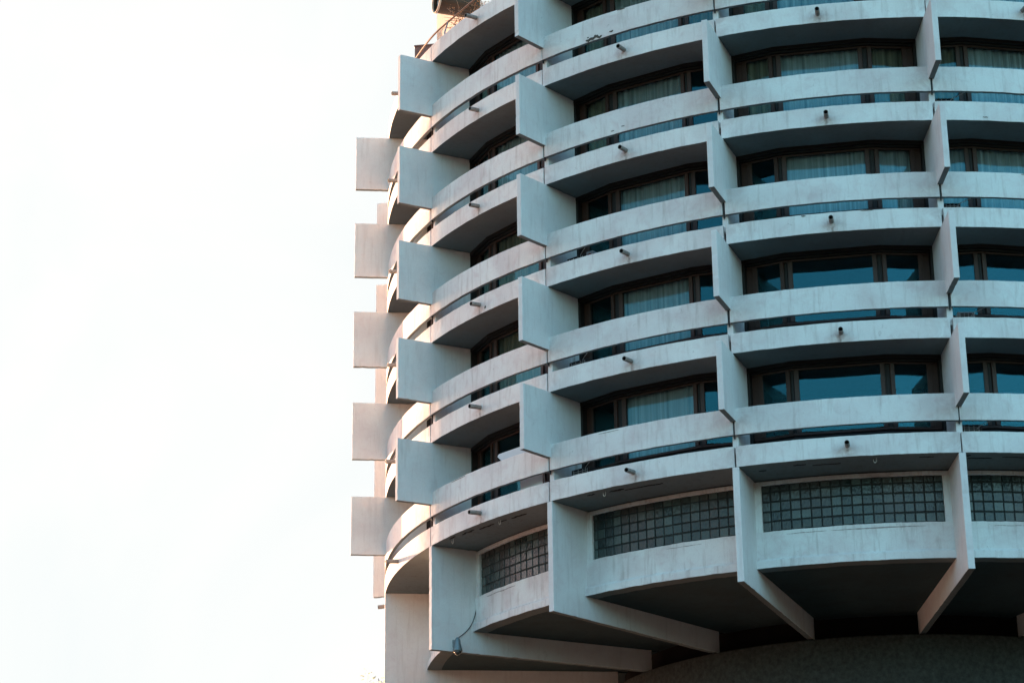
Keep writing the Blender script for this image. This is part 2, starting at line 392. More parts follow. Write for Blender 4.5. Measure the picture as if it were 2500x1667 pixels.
def strip(bm, k, u0, u1, z0, z1, d0, d1, mi=0):
    """a box on the facade between fractions u0..u1, from d0 (inner) to d1 (outer) off the wall line"""
    L = layout(k); cuts = [u0] + [c for c in ((L[1] + L[2]) / 2, (L[3] + L[4]) / 2) if u0 + 1e-4 < c < u1 - 1e-4] + [u1]
    for a, b in zip(cuts, cuts[1:]):
        e = 1e-5
        pa, d, n = facade_point(k, a + e, 0); pb, _, _ = facade_point(k, b - e, 0)
        vs_ = []
        for z in (z0, z1):
            for p, o in ((pa, d0), (pb, d0), (pb, d1), (pa, d1)):
                vs_.append(bm.verts.new(p + n * o + EZ * z))
        for q in ((0, 3, 2, 1), (4, 5, 6, 7), (0, 1, 5, 4), (1, 2, 6, 5), (2, 3, 7, 6), (3, 0, 4, 7)):
            bm.faces.new([vs_[i] for i in q]).material_index = mi

# which panes have curtains, by (bay, floor): (left, middle, right); p pale, b beige, - none
CUR = {(1, 0): 'bpp', (1, 1): 'ppp', (1, 2): 'bbp', (1, 3): '-bp', (1, 4): '---',
       (2, 0): 'bpb', (2, 1): 'bp-', (2, 2): '-p-', (2, 3): '-p-', (2, 4): '-P-',
       (3, 0): 'bpb', (3, 1): 'bpb', (3, 2): '-Pp', (3, 3): '---', (3, 4): '---',
       (4, 0): 'ppp', (4, 1): 'bpp', (4, 2): 'ppp', (4, 3): '---', (4, 4): '---', (0, 1): 'p--', (0, 3): '-p-', (5, 0): 'pp-', (5, 2): '-p-', (-1, 1): '-p-'}

pane_cache = {}
def build_window(k, i):
    zo = ZS - i * H; L = layout(k)
    zb, zt = -.07, 1.555
    bm = bmesh.new(); D = -.19
    strip(bm, k, .012, .988, -.88, zb - .07, D - .10, D - .01, 1)                 # panel below the panes
    for j0, j1 in ((.0135, .028), (.972, .9865)): strip(bm, k, j0, j1, -.86, 1.650, D - .04, -.015, 1)     # dark outer jambs
    strip(bm, k, .012, .988, 1.655, 1.752, D - .12, -.005, 1)                   # head board
    strip(bm, k, .030, .972, zt, zt + .050, D - .05, D + .03)                      # head rail of the sashes
    strip(bm, k, .016, .984, zt + .052, zt + .098, D - .05, D + .10, 1)              # frame head
    strip(bm, k, .030, .972, zb - .068, zb, D - .05, D + .03)                      # bottom rail
    strip(bm, k, .012, L[0] - .022, zb + .001, zt - .001, D - .06, D + .008)       # jambs
    strip(bm, k, L[5] + .022, .988, zb + .001, zt - .001, D - .06, D + .008)
    for a, b in ((L[0] - .022, L[0]), (L[1], L[1] + .021), (L[2] - .024, L[2]), (L[3], L[3] + .022), (L[4] - .022, L[4]), (L[5], L[5] + .022)):
        strip(bm, k, a, b, zb + .002, zt - .002, D - .05, D + .034)
    strip(bm, k, L[1] + .021, L[2] - .024, zb + .001, zt - .001, D - .05, D - .012, 1)
    strip(bm, k, L[3] + .022, L[4] - .022, zb + .001, zt - .001, D - .05, D - .012, 1)
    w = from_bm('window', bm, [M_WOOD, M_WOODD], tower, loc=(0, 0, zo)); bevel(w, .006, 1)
    cur = CUR.get((k, i), '---')
    for j, (a, b) in enumerate(((L[0], L[1]), (L[2], L[3]), (L[4], L[5]))):
        if (k, j) not in pane_cache:
            bm = bmesh.new(); strip(bm, k, a, b, zb + .001, zt - .001, D - .026, D - .018)
            o = from_bm('pane', bm, M_GLASS, w); pane_cache[(k, j)] = o
        else: copy_part(pane_cache[(k, j)], w)
        c = cur[j]
        if c == '-': continue
        bm = bmesh.new(); uvl = bm.loops.layers.uv.verify()
        n = 140 if b - a > .3 else 60
        amp = .004 if c == 'P' else .035; rnd = random.Random(k * 31 + i * 7 + j)
        ph0 = rnd.random() * 9; top = zt + .05; bot = -.60
        a2, b2 = a - .012, b + .012
        prev = None
        for s in range(n + 1):
            u = a2 + (b2 - a2) * s / n
            uu = min(max(u, (L[1] + L[2]) / 2 + 1e-4 if j == 1 else u), (L[3] + L[4]) / 2 - 1e-4 if j == 1 else u)
            pt, d, nn = facade_point(k, uu, 0)
            x = u * 5.2
            off = -.13 + amp * (sin(x * 26 + ph0 + 2.2 * sin(x * 3.1 + ph0)) + .6 * noise.noise(Vector((x * 7, ph0, 0))))
            if c == 'P' and s > n * .8: off = -.10 + .03 * sin(x * 40)
            cur_v = (bm.verts.new(pt + nn * (D + off) + EZ * bot), bm.verts.new(pt + nn * (D + off * .8 - .03) + EZ * top))
            if prev:
                f = bm.faces.new((prev[0], cur_v[0], cur_v[1], prev[1])); f.smooth = True
                for l in f.loops:
                    l[uvl].uv = (x + ph0 + k * 3 + i, 0)
            prev = cur_v
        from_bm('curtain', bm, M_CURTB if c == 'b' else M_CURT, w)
    return w

FLOORS = range(0, 5)
rg = random.Random(3)
gaps = {}
for k in range(K0, K1 + 1):
    for i in range(-1, 5): gaps[(k, i)] = .010 + .012 * rg.random() + (.014 if k >= 3 and i in (1, 2, 3) else 0)

spout_proto = None
def spout_mesh():
    bm = bmesh.new()
    r0, r1 = RJ - .03, RJ + .33
    # tube lies along -Y before turning; outer wall, inner bore
    a = tube(bm, [(0, -r0, .016), (0, -(r0 + r1) / 2, .004), (0, -r1, -.014)], .060, 18, cap=False)
    b = tube(bm, [(0, -r0, .016), (0, -(r0 + r1) / 2, .004), (0, -r1, -.014)], .050, 18, cap=False, mi=1)
    for k in range(18): bm.faces.new((a[-1][k], a[-1][(k + 1) % 18], b[-1][(k + 1) % 18], b[-1][k]))
    bm.faces.new(b[0]).material_index = 1
    return bm

for k in range(K0, K1):
    a, b = ph(k), ph(k + 1)
    for i in range(-1, 5):
        ga, gb = gaps[(k, i)], gaps[(k + 1, i)]
        bm = bmesh.new()
        ri = 10.6
        prof = [(ri, Z_SB), (RJ, Z_SB), (RJ, Z_ST), (RJ - .16, Z_ST), (RJ - .17, Z_ST - .16), (ri, Z_ST - .16)]
        if i == -1: prof = [(ri, Z_SB), (RJ, Z_SB), (RJ, Z_ST), (ri, Z_ST)]
        sweep(bm, prof, a, b, 72, ga, gb, .007, k * 7 + i, mat_bottom=(0,), uvz=Z_ST - .30)
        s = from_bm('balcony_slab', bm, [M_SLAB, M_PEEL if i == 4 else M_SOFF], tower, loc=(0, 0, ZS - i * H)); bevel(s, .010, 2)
        # drain spout
        mid = a + (b - a) * .5 + rg.uniform(-.004, .004)
        if spout_proto is None: sp_ = from_bm('drain_spout', spout_mesh(), [M_PIPE, M_BORE], s); spout_proto = sp_
        else: sp_ = copy_part(spout_proto, s)
        sp_.location = (0, 0, Z_ST - .28 + rg.uniform(-.02, .03)); sp_.rotation_euler = (0, 0, mid); sp_.scale = (1, 1 + rg.uniform(-.003, .004), 1)
        if i >= 0:
            bm = bmesh.new()
            sweep(bm, [(RJ - .10, Z_PB), (RJ, Z_PB), (RJ, Z_PT), (RJ - .10, Z_PT)], a, b, 72, ga, gb, .007, k * 5 + i * 3 + 40, mat_bottom=(0,))
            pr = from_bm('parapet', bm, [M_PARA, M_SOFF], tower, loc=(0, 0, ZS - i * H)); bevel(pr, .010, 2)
            build_window(k, i)
# spalled and flaked spots: ragged shallow pieces of bare concrete on faces and soffits
M_SPALL = simple('bare_rough_concrete', (.10, .088, .078), .95, ns=16, var=.6, spec=.1, bump=.01)
M_FLAKE = simple('flaked_dark_patch', (.030, .034, .035), .95, ns=16, var=.5, spec=.1, bump=.004)
def patch(k, i, u, half_w, half_h, seed, soffit=False, z=None, R=None, name='spalled_patch', slope=0.0):
    rp = random.Random(seed); n_ = 34; w0 = ph(k) + (ph(k + 1) - ph(k)) * u
    bm = bmesh.new(); lo = []; hi = []
    for q in range(n_):
        t_ = -1 + 2 * q / (n_ - 1); env = (1 - t_ * t_) ** .5
        c_ = noise.noise(Vector((t_ * 2.1, seed, 0))) * half_h * .9 + slope * t_
        a_ = half_h * env * (.35 + .9 * abs(noise.noise(Vector((t_ * 5, seed, 3))))+ .25 * rp.random())
        b_ = half_h * env * (.35 + .9 * abs(noise.noise(Vector((t_ * 5, seed, 8)))) + .25 * rp.random())
        f_ = w0 + half_w * t_ / RJ
        if soffit: lo.append((R - c_ - a_, f_, Z_SB - .012)); hi.append((R - c_ + b_, f_, Z_SB - .012))
        else: lo.append((RJ + .010, f_, z + c_ - a_)); hi.append((RJ + .010, f_, z + c_ + b_))
    dR, dZ = (0, .02) if soffit else (-.02, 0)
    L = [[bm.verts.new(P(r + dd * dR, f_, zz + dd * dZ)) for r, f_, zz in row] for dd in (0, 1) for row in (lo, hi)]
    for q in range(n_ - 1):
        for x, y in ((L[0], L[1]), (L[3], L[2]), (L[2], L[0]), (L[1], L[3])):
            bm.faces.new((x[q], x[q + 1], y[q + 1], y[q]))
    bm.faces.new((L[0][0], L[1][0], L[3][0], L[2][0])); bm.faces.new((L[0][-1], L[2][-1], L[3][-1], L[1][-1]))
    from_bm(name, bm, M_FLAKE if soffit else M_SPALL, tower, loc=(0, 0, ZS - i * H))
for a_ in ((2, 0, .335, .26, .07, 1, False, Z_PB + .07), (2, 0, .44, .06, .03, 2, False, Z_PB + .10), (2, 0, .50, .12, .014, 3, False, Z_PT - .018), (2, 0, .30, .03, .02, 4, False, Z_PB + .14),
           (2, 1, .43, .05, .012, 5, False, Z_PB + .10), (2, 1, .49, .05, .010, 31, False, Z_PB + .16), (3, 2, .37, .06, .022, 6, False, Z_ST - .035), (3, 2, .66, .16, .008, 7, False, Z_ST - .015),
           (4, 2, .42, .10, .012, 8, False, Z_PT - .03), (2, 4, .36, .30, .006, 9, False, Z_PT - .05), (1, 4, .30, .35, .008, 10, False, Z_PT - .03), (4, 1, .25, .07, .016, 32, False, Z_ST - .43),
           (1, 2, .55, .03, .05, 33, False, Z_ST - .40)):
    patch(*a_)
for k, u, w_, h_, sd, R_ in ((1, .20, .16, .03, 11, 14.20), (1, .33, .30, .045, 12, 14.12), (1, .47, .34, .04, 13, 14.02), (1, .60, .16, .025, 14, 14.0), (1, .72, .30, .045, 15, 13.98),
                             (2, .36, .22, .07, 16, 14.02), (2, .50, .55, .035, 17, 13.92), (2, .22, .12, .03, 18, 14.1), (3, .28, .16, .04, 19, 13.98), (3, .40, .35, .022, 20, 13.85), (3, .85, .18, .03, 21, 14.05),
                             (3, .10, .10, .03, 22, 13.8), (4, .10, .30, .045, 23, 13.9), (4, .28, .4, .03, 24, 14.0), (4, .03, .10, .05, 25, 14.1)):
    patch(k, 4, u, w_, h_, sd, True, R=R_, name='flaked_patch')
def sill_stain(k, u, hw, hh, seed):
    rp = random.Random(seed); n_ = 40; w0 = ph(k) + (ph(k + 1) - ph(k)) * u; bm = bmesh.new(); rows = []
    for q in range(n_):
        t_ = -1 + 2 * q / (n_ - 1); env = (1 - t_ * t_) ** .5
        c_ = -14.16 + noise.noise(Vector((t_ * 2, seed, 0))) * .012; a_ = hh * env * (.4 + rp.random() * .8)
        rows.append([bm.verts.new(P(13.0 + r_, w0 + hw * t_ / 13.03, c_ + z_)) for r_, z_ in ((.036, -a_), (.036, a_ * .6), (.02, a_ * .6), (.02, -a_))])
    for A_, B_ in zip(rows, rows[1:]):
        for j in range(4): bm.faces.new((A_[j], A_[(j + 1) % 4], B_[(j + 1) % 4], B_[j]))
    bm.faces.new(rows[0]); bm.faces.new(rows[-1][::-1])
    from_bm('sill_stain', bm, M_STAIN, tower, loc=(0, 0, ZS))
M_STAIN = simple('old_render_stain', (.36, .32, .31), .95, ns=12, var=.5, spec=.1)
for a_ in ((3, .62, 1.15, .020, 50), (3, .27, .5, .012, 51), (2, .62, .5, .010, 52), (1, .30, .7, .022, 53), (4, .3, .5, .012, 54)): sill_stain(*a_)
# hooks under the lowest slab
for k, u in ((1, .60), (1, .17), (3, .62), (2, .3)):
    p = P(RJ - .22, ph(k) + (ph(k + 1) - ph(k)) * u, ZS - 4 * H + Z_SB)
    bm = bmesh.new()
    e = P(1, ph(k) + .18, 0).normalized(); tt = Vector((-e.y, e.x, 0))
    tube(bm, [p + tt * .035 + EZ * .01, p + tt * .035 - EZ * .08, p + tt * .015 - EZ * .115, p - tt * .015 - EZ * .115, p - tt * .035 - EZ * .08, p - tt * .035 - EZ * .03], .008, 6)
    from_bm('ceiling_hook', bm, M_HOSE, tower)

# divider fins, one per joint and floor
fin_poly = [(RW - .35, Z_FT - .002), (RW - .35, -.78), (RJ - .108, -.78), (RJ - .108, -.004), (RJ - .03, 0.0), (RF, 0.0), (RF, Z_FT), (RJ + .02, Z_FT), (RJ - .06, Z_FT - .002)]
for k in range(K0, K1 + 1):
    for i in FLOORS:
        bm = bmesh.new(); plate(bm, ph(k), fin_poly, T, .006, k + i * 5, under=(4,))
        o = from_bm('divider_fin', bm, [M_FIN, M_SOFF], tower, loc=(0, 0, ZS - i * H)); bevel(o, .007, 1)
        bm = bmesh.new()                        # dark sealing strip in the joint under the fin
        plate(bm, ph(k), [(RJ - .075, -.42), (RJ - .022, -.42), (RJ - .010, -.03), (RJ - .010, -.006), (RJ - .075, -.006)], .028)
        j = from_bm('joint_strip', bm, M_BLACK, o)

# ---- lower storey: glass block windows, sill walls, bracket walls
G_R = 13.0
for k in range(K0, K1):
    a, b = ph(k), ph(k + 1); w_ = b - a
    fa, fb = .075 / G_R, .075 / G_R
    bm = bmesh.new()                            # window surround
    ft = .17 / G_R
    for x0, x1, z0, z1, ri, ro in ((a + fa, b - fb, -12.875, -12.778, G_R - .12, G_R), (a + fa, a + fa + ft, -14.08, -12.78, G_R - .12, G_R - .004), (b - fb - ft, b - fb, -14.08, -12.78, G_R - .12, G_R - .004)):
        n = 40 if x1 - x0 > .2 else 3
        sweep(bm, [(ri, z0 if z0 > -14.5 else z0), (ro, z0), (ro, z1), (ri, z1)], x0, x1, n, rough=.006, seed=k)
    wdw = from_bm('glass_block_window', bm, M_SILL, tower, loc=(0, 0, ZS)); bevel(wdw, .008, 1)
    x0, x1 = a + fa + ft, b - fb - ft
    bm = bmesh.new(); sweep(bm, [(G_R - .16, -14.10), (G_R - .085, -14.10), (G_R - .085, -12.76), (G_R - .16, -12.76)], x0 - .003, x1 + .003, 40)
    from_bm('grout', bm, M_GROUT, wdw)
    bm = bmesh.new(); bs = .25
    ncol = int((x1 - x0) * G_R / bs) + 1; start = x0 + ((x1 - x0) - ncol * bs / G_R) / 2
    rr = random.Random(k)
    for c in range(ncol):
        for r in range(6):
            c0, c1 = start + (c * bs + .014) / G_R, start + ((c + 1) * bs - .014) / G_R
            c0, c1 = max(c0, x0), min(c1, x1)
            if (c1 - c0) * G_R < .04: continue
            z1 = -12.80 - r * .248 + .011 * rr.uniform(-1, 1) * .4 - .013; z0 = z1 - .219
            z0 = max(z0, -14.09); z1 = min(z1, -12.87)
            if z1 - z0 < .05: continue
            pa, pb = P(G_R - .115, c0, 0), P(G_R - .115, c1, 0)
            d = (pb - pa).normalized(); nrm = Vector((d.y, -d.x, 0)); wd = (pb - pa).length
            til = rr.uniform(-.05, .05)
            boxpts(bm, pa, (d + nrm * til).normalized(), nrm, EZ, 0, wd, 0, .048, z0, z1)
    bk = from_bm('glass_blocks', bm, M_BLOCK, wdw); bevel(bk, .012, 2)
    # sill wall with a lipped lower band
    bm = bmesh.new()
    sweep(bm, [(G_R - .30, -14.985), (G_R + .11, -14.985), (G_R + .105, -14.80), (G_R + .03, -14.74), (G_R + .03, -14.13), (G_R + .035, -14.06), (G_R - .30, -14.06)], a, b, 72, .07, .07, .009, k + 70, mat_bottom=(0,))
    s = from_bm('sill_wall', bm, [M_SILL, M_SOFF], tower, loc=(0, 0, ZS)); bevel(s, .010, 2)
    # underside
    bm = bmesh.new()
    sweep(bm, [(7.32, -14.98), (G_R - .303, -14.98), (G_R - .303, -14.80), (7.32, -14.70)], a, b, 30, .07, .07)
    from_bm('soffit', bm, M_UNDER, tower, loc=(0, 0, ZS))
for k in range(K0, K1 + 1):
    bm = bmesh.new()
    zt = -4 * H + Z_SB - .002
    plate(bm, ph(k), [(7.6, zt), (7.6, Z_LB), (RJ, Z_LB), (RJ + .003, zt)], .165, .006, k + 90, under=(1,))
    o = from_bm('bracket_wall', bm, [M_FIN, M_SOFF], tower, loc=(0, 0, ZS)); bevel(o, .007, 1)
    if k in (2, 3):
        bm = bmesh.new(); p = P(RJ + .004, ph(k), ZS - 14.23)
        rd = P(1, ph(k), 0); tn = Vector((cos(ph(k)), sin(ph(k)), 0))
        boxpts(bm, p, tn, rd, EZ, -.10, .085, -.03, .012, -.04, .04)
        from_bm('clamp', bm, M_ACW, o)

# ---- inner cylinders, core, and the closed far side of the building
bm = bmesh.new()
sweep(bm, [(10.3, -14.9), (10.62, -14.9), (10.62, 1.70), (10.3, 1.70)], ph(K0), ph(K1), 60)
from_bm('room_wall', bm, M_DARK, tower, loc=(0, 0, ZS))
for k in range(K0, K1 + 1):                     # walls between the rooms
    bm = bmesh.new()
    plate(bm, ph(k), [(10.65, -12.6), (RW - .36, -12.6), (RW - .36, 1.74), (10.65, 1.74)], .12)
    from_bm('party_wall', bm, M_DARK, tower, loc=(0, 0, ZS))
bm = bmesh.new()
n = 96
rings = []
for R, z in ((7.85, 0.0), (7.85, ZS - 15.63), (7.82, ZS - 15.60), (7.3, ZS - 15.60)):
    rings.append([bm.verts.new(P(R, 2 * pi * j / n, z)) for j in range(n)])
for A_, B_ in zip(rings, rings[1:]):
    for j in range(n): bm.faces.new((A_[j], A_[(j + 1) % n], B_[(j + 1) % n], B_[j]))
from_bm('core', bm, M_CORE, tower)
bm = bmesh.new(); sweep(bm, [(6.9, -15.8), (7.3, -15.8), (7.3, 1.7), (6.9, 1.7)], 0, 2 * pi, 96)
from_bm('core_neck', bm, M_DARK, tower, loc=(0, 0, ZS))
# rear of the building: same storeys, seen only from elsewhere
bm = bmesh.new()
ra, rb = ph(K1), ph(K0) + 2 * pi; nb = 9
for q in range(nb):
    a, b = ra + (rb - ra) * q / nb, ra + (rb - ra) * (q + 1) / nb
    for i in range(-1, 5):
        z = -i * H
        sweep(bm, [(10.6, z + Z_SB), (RJ, z + Z_SB), (RJ, z + Z_ST), (10.6, z + Z_ST)], a, b, 12, .012, .012)
        if i >= 0: sweep(bm, [(RJ - .1, z + Z_PB), (RJ, z + Z_PB), (RJ, z + Z_PT), (RJ - .1, z + Z_PT)], a, b, 12, .012, .012)
    sweep(bm, [(8.4, -14.985), (G_R + .11, -14.985), (G_R + .03, -13.875), (G_R + .03, -12.80), (8.4, -12.80)], a, b, 12, .07, .07)
    if q:
        for i in FLOORS: plate(bm, a, [(R, z - i * H) for R, z in fin_poly], T)
        plate(bm, a, [(8.0, -12.76), (8.0, Z_LB), (RJ, Z_LB), (RJ + .003, -12.76)], .165)
from_bm('rear_balconies', bm, M_PARA, tower, loc=(0, 0, ZS))
bm = bmesh.new()
sweep(bm, [(12.6, -12.6), (13.1, -12.6), (13.1, 1.7), (12.6, 1.7)], ra, rb, 90)
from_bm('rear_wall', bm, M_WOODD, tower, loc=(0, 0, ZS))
# roof deck infill and roof wall
bm = bmesh.new()
sweep(bm, [(.2, H + Z_SB + .1), (10.59, H + Z_SB + .1), (10.59, H + Z_ST - .01), (.2, H + Z_ST - .01)], 0, 2 * pi, 96)
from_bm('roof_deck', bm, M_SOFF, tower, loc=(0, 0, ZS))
ZR = ZS + H + Z_ST                              # roof level
bm = bmesh.new()
sweep(bm, [(12.75, H + Z_ST + .002), (13.0, H + Z_ST + .002), (13.0, 3.52), (12.75, 3.52)], -.905, ph(5), 110, rough=.01, seed=4)
o = from_bm('roof_wall', bm, M_BEIGE, tower, loc=(0, 0, ZS)); bevel(o, .015, 2)
bm = bmesh.new()
t1 = Vector((.5, -.866, 0)); n1 = Vector((-.866, -.5, 0))
boxpts(bm, Vector((-12.27, -4.0, 0)), t1, -n1, EZ, 0, 2.6, 0, .3, H + Z_ST + .002, 5.74)
o = from_bm('roof_pier', bm, M_BEIGE, tower, loc=(0, 0, ZS)); bevel(o, .015, 2)

# roof handrail with brackets
rail = thing('roof_handrail', 'thin brown metal handrail curving along the edge of the roof slab', 'handrail', P(14.1, -1.0, ZR))
off = rail.location
bm = bmesh.new()
pts = []
for q in range(90):
    f = ph(-1) + (ph(5) - ph(-1)) * q / 89
    pts.append(P(14.05 + .015 * sin(f * 31), f, ZS + 2.90 + .02 * sin(f * 17 + 1)) - off)
tube(bm, pts, .028, 10)
from_bm('top_rail', bm, M_RAIL, rail)
for f in (-1.22, -.905, -.60, -.27, .05, .38):
    bm = bmesh.new()
    e = P(1, f, 0)
    tube(bm, [P(14.12, f, ZR - .1) - off, P(14.14, f, ZR + .25) - off, P(14.05, f + .004, ZS + 2.89) - off], [.03, .028, .02], 8)
    boxpts(bm, P(14.10, f, ZR) - off, Vector((cos(f), sin(f), 0)), e, EZ, -.05, .05, -.05, .05, .0, .02)
    from_bm('rail_post', bm, M_METAL, rail)

# round duct on the roof wall
duct = thing('ventilation_duct', 'large round brown duct lying on the roof wall at the top left, open end outward', 'duct', (-11.50, -8.0, ZS + 4.03))
axis = Vector((-.87, -.49, 0)).normalized(); sd_ = Vector((axis.y, -axis.x, 0))
def ring(bm, c, r, n=40): return [bm.verts.new(c + (sd_ * cos(2 * pi * j / n) + EZ * sin(2 * pi * j / n)) * r) for j in range(n)]
def loft(bm, rs, close=False):
    for A_, B_ in zip(rs, rs[1:]):
        for j in range(len(A_)):
            f = bm.faces.new((A_[j], A_[(j + 1) % len(A_)], B_[(j + 1) % len(A_)], B_[j])); f.smooth = True
bm = bmesh.new()
loft(bm, [ring(bm, axis * -1.25, .10), ring(bm, axis * -1.24, .385), ring(bm, axis * -.02, .385), ring(bm, axis * 0, .385), ring(bm, axis * 0, .372), ring(bm, axis * -.02, .37), ring(bm, axis * -1.2, .36)])
from_bm('duct_body', bm, M_DUCT, duct)
bm = bmesh.new(); loft(bm, [ring(bm, axis * -.03, .39), ring(bm, axis * -.03, .41), ring(bm, axis * .02, .41), ring(bm, axis * .02, .365), ring(bm, axis * -.03, .365)])
from_bm('duct_rim', bm, M_BEIGE, duct)
bm = bmesh.new(); loft(bm, [ring(bm, axis * -.16, .23), ring(bm, axis * -.10, .23), ring(bm, axis * -.10, .205), ring(bm, axis * -.16, .205)])
r_ = ring(bm, axis * -.9, .36); bm.faces.new(r_)
from_bm('fan_ring', bm, M_METAL, duct)
bm = bmesh.new(); loft(bm, [ring(bm, axis * -.14, .355), ring(bm, axis * -.145, .235)]); 
for j in range(5):
    an = 2 * pi * j / 5; d1 = sd_ * cos(an) + EZ * sin(an); d2 = sd_ * cos(an + .6) + EZ * sin(an + .6)
    bm.faces.new([bm.verts.new(p) for p in (d1 * .04 - axis * .2, d1 * .2 - axis * .2, d2 * .2 - axis * .26, d2 * .04 - axis * .24)])
from_bm('fan_plate', bm, M_BORE, duct)

# brown box at the roof edge
bx = thing('roof_flue_box', 'tall narrow brown sheet metal box standing at the left roof edge', 'vent box', (-12.85, -2.7, ZR))
bm = bmesh.new(); boxpts(bm, Vector((0, 0, 0)), EX, EY, EZ, -.33, .33, -.3, .3, 0, 5.27 - H - Z_ST - .06)
o = from_bm('box_body', bm, M_BROWN, bx); bevel(o, .01, 1)
bm = bmesh.new(); boxpts(bm, Vector((0, 0, 0)), EX, EY, EZ, -.35, .35, -.32, .32, 5.27 - H - Z_ST - .058, 5.27 - H - Z_ST)
o = from_bm('box_cap', bm, M_BROWN, bx); bevel(o, .008, 1)

# dry vine spilling over the roof edge
vine = thing('dry_vine', 'dry orange-brown vine growing between the roof wall and the handrail', 'vine', P(13.9, -.85, ZR))
bl = bmesh.new(); bs_ = bmesh.new(); rv = random.Random(11)
for s in range(34):
    f = rv.uniform(-.86, -.74); p = P(13.75, f, ZR) - vine.location; pts = [p.copy()]
    d = Vector((rv.uniform(-.1, .1), rv.uniform(-.1, .1), rv.uniform(.06, .13)))
    for q in range(6):
        d += Vector((rv.uniform(-.05, .05), rv.uniform(-.05, .04), rv.uniform(-.03, .02))); p = p + d; pts.append(p.copy())
        for _ in range(16):
            c = p + Vector([rv.gauss(0, .07) for _ in range(3)])
            if math.hypot(c.x + vine.location.x, c.y + vine.location.y) > 14.2: continue
            u_ = Vector([rv.gauss(0, 1) for _ in range(3)]).normalized(); w_ = u_.orthogonal().normalized(); s_ = rv.uniform(.018, .04)
            bl.faces.new([bl.verts.new(c + x) for x in (u_ * s_, w_ * s_ * .5, -u_ * s_, -w_ * s_ * .5)])
    tube(bs_, pts, [.012 * (1 - q / 12) for q in range(len(pts))], 5)
me = bpy.data.meshes.new('leaves'); bl.to_mesh(me); bl.free(); link('leaves', me, vine, M_VINE)
from_bm('stems', bs_, M_BARK, vine)

# ------------------------------------------------------------------ air conditioners
ORD = {1: 'second highest', 2: 'third highest', 3: 'fourth highest', 4: 'lowest'}
def ac_unit(k, i, u0, wid, white, R=13.62, hose=False, z0=-.74, hgt=.48):
    f = ph(k) + (ph(k + 1) - ph(k)) * u0
    col = 'pale' if white else 'dark'
    where = {4: 'of the far right column', 2: 'of the middle column'}[k]
    t = thing('air_conditioner', f'{col} air conditioner on the {ORD[i]} balcony {where}', 'air conditioner', P(R, f, ZS - i * H + z0), 'air conditioners on the balconies')
    t.rotation_euler = (0, 0, f)
    bm = bmesh.new(); boxpts(bm, Vector((0, 0, 0)), EX, EY, EZ, 0, wid, -.13, .13, .04, hgt)
    c = from_bm('casing', bm, M_ACW if white else M_ACD, t); bevel(c, .015, 2)
    bm = bmesh.new()
    gx0, gx1 = wid * .12, wid * .86
    for q in range(7): boxpts(bm, Vector((0, -.137, 0)), EX, EY, EZ, gx0, gx1, -.008, .004, .10 + q * (hgt - .16) / 6.5, .112 + q * (hgt - .16) / 6.5)
    for q in range(4): boxpts(bm, Vector((0, -.137, 0)), EX, EY, EZ, gx0 + q * (gx1 - gx0 - .012) / 3, gx0 + .012 + q * (gx1 - gx0 - .012) / 3, -.0095, .002, .09, hgt - .04)
    from_bm('grille', bm, M_ACW, t)
    bm = bmesh.new(); boxpts(bm, Vector((0, -.132, 0)), EX, EY, EZ, gx0, gx1, -.003, .003, .09, hgt - .04); from_bm('fan_opening', bm, M_BORE, t)
    for x in (.08, wid - .08):
        bm = bmesh.new(); boxpts(bm, Vector((x, 0, 0)), EX, EY, EZ, -.03, .03, -.15, .15, 0, .038); from_bm('foot', bm, M_METAL, t)
    bm = bmesh.new(); tube(bm, [(wid * .6, -.05, .30), (wid * .9, -.25, .42), (wid + .22, -.40, .50)], .008, 6); from_bm('drain_tube', bm, M_HOSE, t)
    if hose:
        dx = -(u0 * (ph(k + 1) - ph(k))) * R + .10
        bm = bmesh.new()
        for o_, r in ((0, .022), (.06, .015)):
            tube(bm, [(dx, .22 + o_, .1), (dx, .22 + o_, .9), (dx + .0, .23 + o_, 1.25), (dx + .01, .27 + o_, 1.40), (dx + .03, .36 + o_, 1.47), (dx + .05, .44, 1.5)], r, 8)
        from_bm('hose', bm, M_HOSE, t)
for k, i, u0, wid, wh, hs in ((4, 1, .03, .5, False, False), (4, 2, .035, .42, False, False), (4, 3, .06, .42, True, False), (4, 4, .03, .5, False, False),
                          (2, 2, .05, .62, False, False), (2, 3, .05, .62, False, True), (2, 4, .05, .62, False, True)):
    ac_unit(k, i, u0, wid, wh, hose=hs)

# things on the balconies of the left column
bd = thing('pale_board', 'pale blue board with rounded corners leaning behind the lowest parapet of the left column', 'board', P(13.92, ph(1) + .376 * .7, ZS - 4 * H - .75))
f = ph(1) + (ph(2) - ph(1)) * .70; bd.rotation_euler = (0, 0, f)
bm = bmesh.new()
out = [(-.88, 1.40), (-.86, 1.45), (-.80, 1.47), (.80, 1.47), (.84, 1.43), (.84, 0.02), (.0, .02), (.0, 1.0), (-.75, 1.28)]
va = [bm.verts.new((x, -.012, z)) for x, z in out]; vb = [bm.verts.new((x, .012, z)) for x, z in out]
bm.faces.new(va); bm.faces.new(vb[::-1])
for q in range(len(out)): bm.faces.new((va[q], vb[q], vb[(q + 1) % len(out)], va[(q + 1) % len(out)]))
from_bm('panel', bm, M_BOARD, bd)
bm = bmesh.new(); tube(bm, [(.86, .05, 0), (.86, .05, 1.42)], .014, 8); tube(bm, [(.86, .05, 1.42), (.1, .05, 1.42)], .012, 8)
from_bm('frame_tube', bm, M_METAL, bd)

